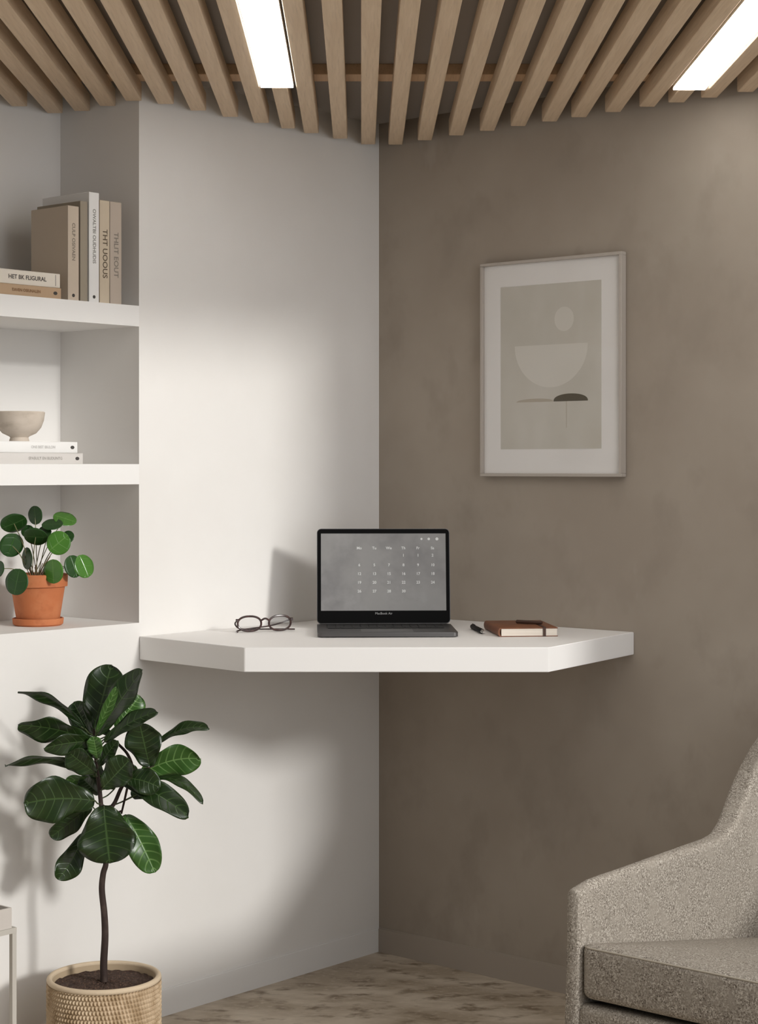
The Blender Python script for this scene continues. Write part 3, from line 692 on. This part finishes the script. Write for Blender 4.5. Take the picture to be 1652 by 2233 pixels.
# local: x across the seat (left arm at 0), y towards the backrest
WX, DY, TH, RC = .80, .86, .032, .24; ZB = .285
path = []
for k in range(15): path.append((0, (DY-RC)*k/14))
for k in range(1, 11): a = math.pi-math.pi/2*k/10; path.append((RC+RC*math.cos(a), DY-RC+RC*math.sin(a)))
for k in range(1, 7): path.append((RC+(WX-2*RC)*k/7, DY))
path = path+[(WX-x, y) for x, y in path[:25][::-1]]
NP = len(path)
def ztop(x, y):
    xx = min(x, WX-x)
    z = .582+.012*ss(0, .5, y)
    z += .30*ss(.50, .95, y+xx*.55)-.009*max(0, 1-y/.07)**2
    return z
def inward(i):
    a = Vector(path[max(i-1, 0)]); b = Vector(path[min(i+1, NP-1)]); d = (b-a).normalized(); return Vector((d.y, -d.x))
bm = bmesh.new(); rings = []
def ring(i, shrink=0.0, push=0.0):
    x, y = path[i]; inn = inward(i); zt = ztop(x, y); r = []
    th = TH*(1+1.0*ss(.1, .9, y)); c = .5*th; h = zt-ZB
    sec = []
    rr = .0145
    for k in range(7): a = math.pi-math.pi/2*k/6; sec.append((rr+rr*math.cos(a), zt-rr+rr*math.sin(a)))
    for k in range(7): a = math.pi/2-math.pi/2*k/6; sec.append((th-rr+rr*math.cos(a), zt-rr+rr*math.sin(a)))
    nv = 8
    left_ = [(0, ZB+.012+(zt-rr-ZB-.012)*k/nv) for k in range(nv)]
    right_ = [(th, ZB+.012+(zt-rr-ZB-.012)*k/nv) for k in range(nv)][::-1]
    full = [(.010, ZB)]+left_+sec+right_+[(th-.010, ZB)]
    tilt = .0+.22*ss(.45, .86, y)                    # the back leans outwards with height
    for (o, z) in full:
        o2 = c+(o-c)*(1-shrink*1.0) if shrink else o
        z2 = z-(shrink*rr*.9 if z > zt-rr else 0)
        lean = -tilt*max(0, z-.40)-.03*max(0, ZB+.1-z)+.02*(z-.3)*(1-ss(.3, .6, y))
        q = Vector((x, y))+inn*(o2+lean)
        if i == 0 or i == NP-1: q.y -= push
        r.append(bm.verts.new((q.x, q.y, z2)))
    return r
seq = [ring(0, .55, .013), ring(0, .25, .011), ring(0, .08, .006)]+[ring(i) for i in range(NP)]+[ring(NP-1, .08, .006), ring(NP-1, .25, .011), ring(NP-1, .55, .013)]
for A, B in zip(seq, seq[1:]):
    n = len(A)
    for k in range(n): bm.faces.new((A[k], A[(k+1) % n], B[(k+1) % n], B[k]))
bm.faces.new(seq[0]); bm.faces.new(seq[-1][::-1])
sh = mesh_obj('upholstered_shell', bm, M_tweed, ch)
sh.data.polygons.foreach_set('use_smooth', [True]*len(sh.data.polygons))
# seat cushion with crowned top
cx0, cx1, cy0, cy1, c0z, c1z = TH+.001, WX-TH-.001, -.006, DY-.15, .362, .468
bm = bmesh.new(); nx, ny = 28, 28
def rrbox(bm, x0, x1, y0, y1, z0, z1, r, crown, corner=.05):
    cxm, cym = (x0+x1)/2, (y0+y1)/2; rings = []
    lv = []
    for k in range(6): a = math.pi/2*k/5; lv.append((r*(1-math.sin(a)), z0+r*(1-math.cos(a))))
    for k in range(6): a = math.pi/2*k/5; lv.append((r*(1-math.cos(a)), z1-r+r*math.sin(a)))
    for ins, z in lv:
        rings.append([bm.verts.new((px, py, z)) for px, py in rrect(x1-x0-2*ins, y1-y0-2*ins, max(corner-ins, .004), 6, cxm, cym)])
    for f in (.85, .7, .5, .3, .12):
        last = rings[len(lv)-1]; rings.append([bm.verts.new((cxm+(v.co.x-cxm)*f, cym+(v.co.y-cym)*f, z1+crown*(1-f**2))) for v in last])
    for A, B in zip(rings, rings[1:]):
        n = len(A)
        for k in range(n): bm.faces.new((A[k], A[(k+1) % n], B[(k+1) % n], B[k]))
    bm.faces.new(rings[0]); bm.faces.new(rings[-1][::-1])
    return rings
rg = rrbox(bm, cx0, cx1, cy0, cy1, c0z, c1z, .016, .022, .022)
for v in bm.verts: v.co.z -= .17*max(0, v.co.y)
seam = [v.co.copy() for v in rg[8]]
cu = mesh_obj('seat_cushion', bm, M_tweed, ch)
bm = bmesh.new(); tube(bm, [p+Vector((0, 0, 0)) for p in seam], .0022, 6, True); mesh_obj('piping', bm, mat('tweed_piping', (.36, .32, .26), .9), cu)
bm = bmesh.new(); rrbox(bm, .012, WX-.012, -.004, DY-.03, ZB-.015, .352, .018, 0, .03)
for v in bm.verts: v.co.z -= .17*max(0, v.co.y)
mesh_obj('seat_base', bm, M_tweed, ch)
bm = bmesh.new()
M_leg = mat('walnut_leg', (.20, .095, .045), .45)
for (x, y) in ((.06, .06), (WX-.06, .06), (.10, DY-.12), (WX-.10, DY-.12)):
    bm = bmesh.new(); lathe(bm, [(0, 0), (.011, 0), (.019, ZB-.012), (0, ZB-.012)], 24, (x, y, 0)); mesh_obj('leg', bm, M_leg, ch)
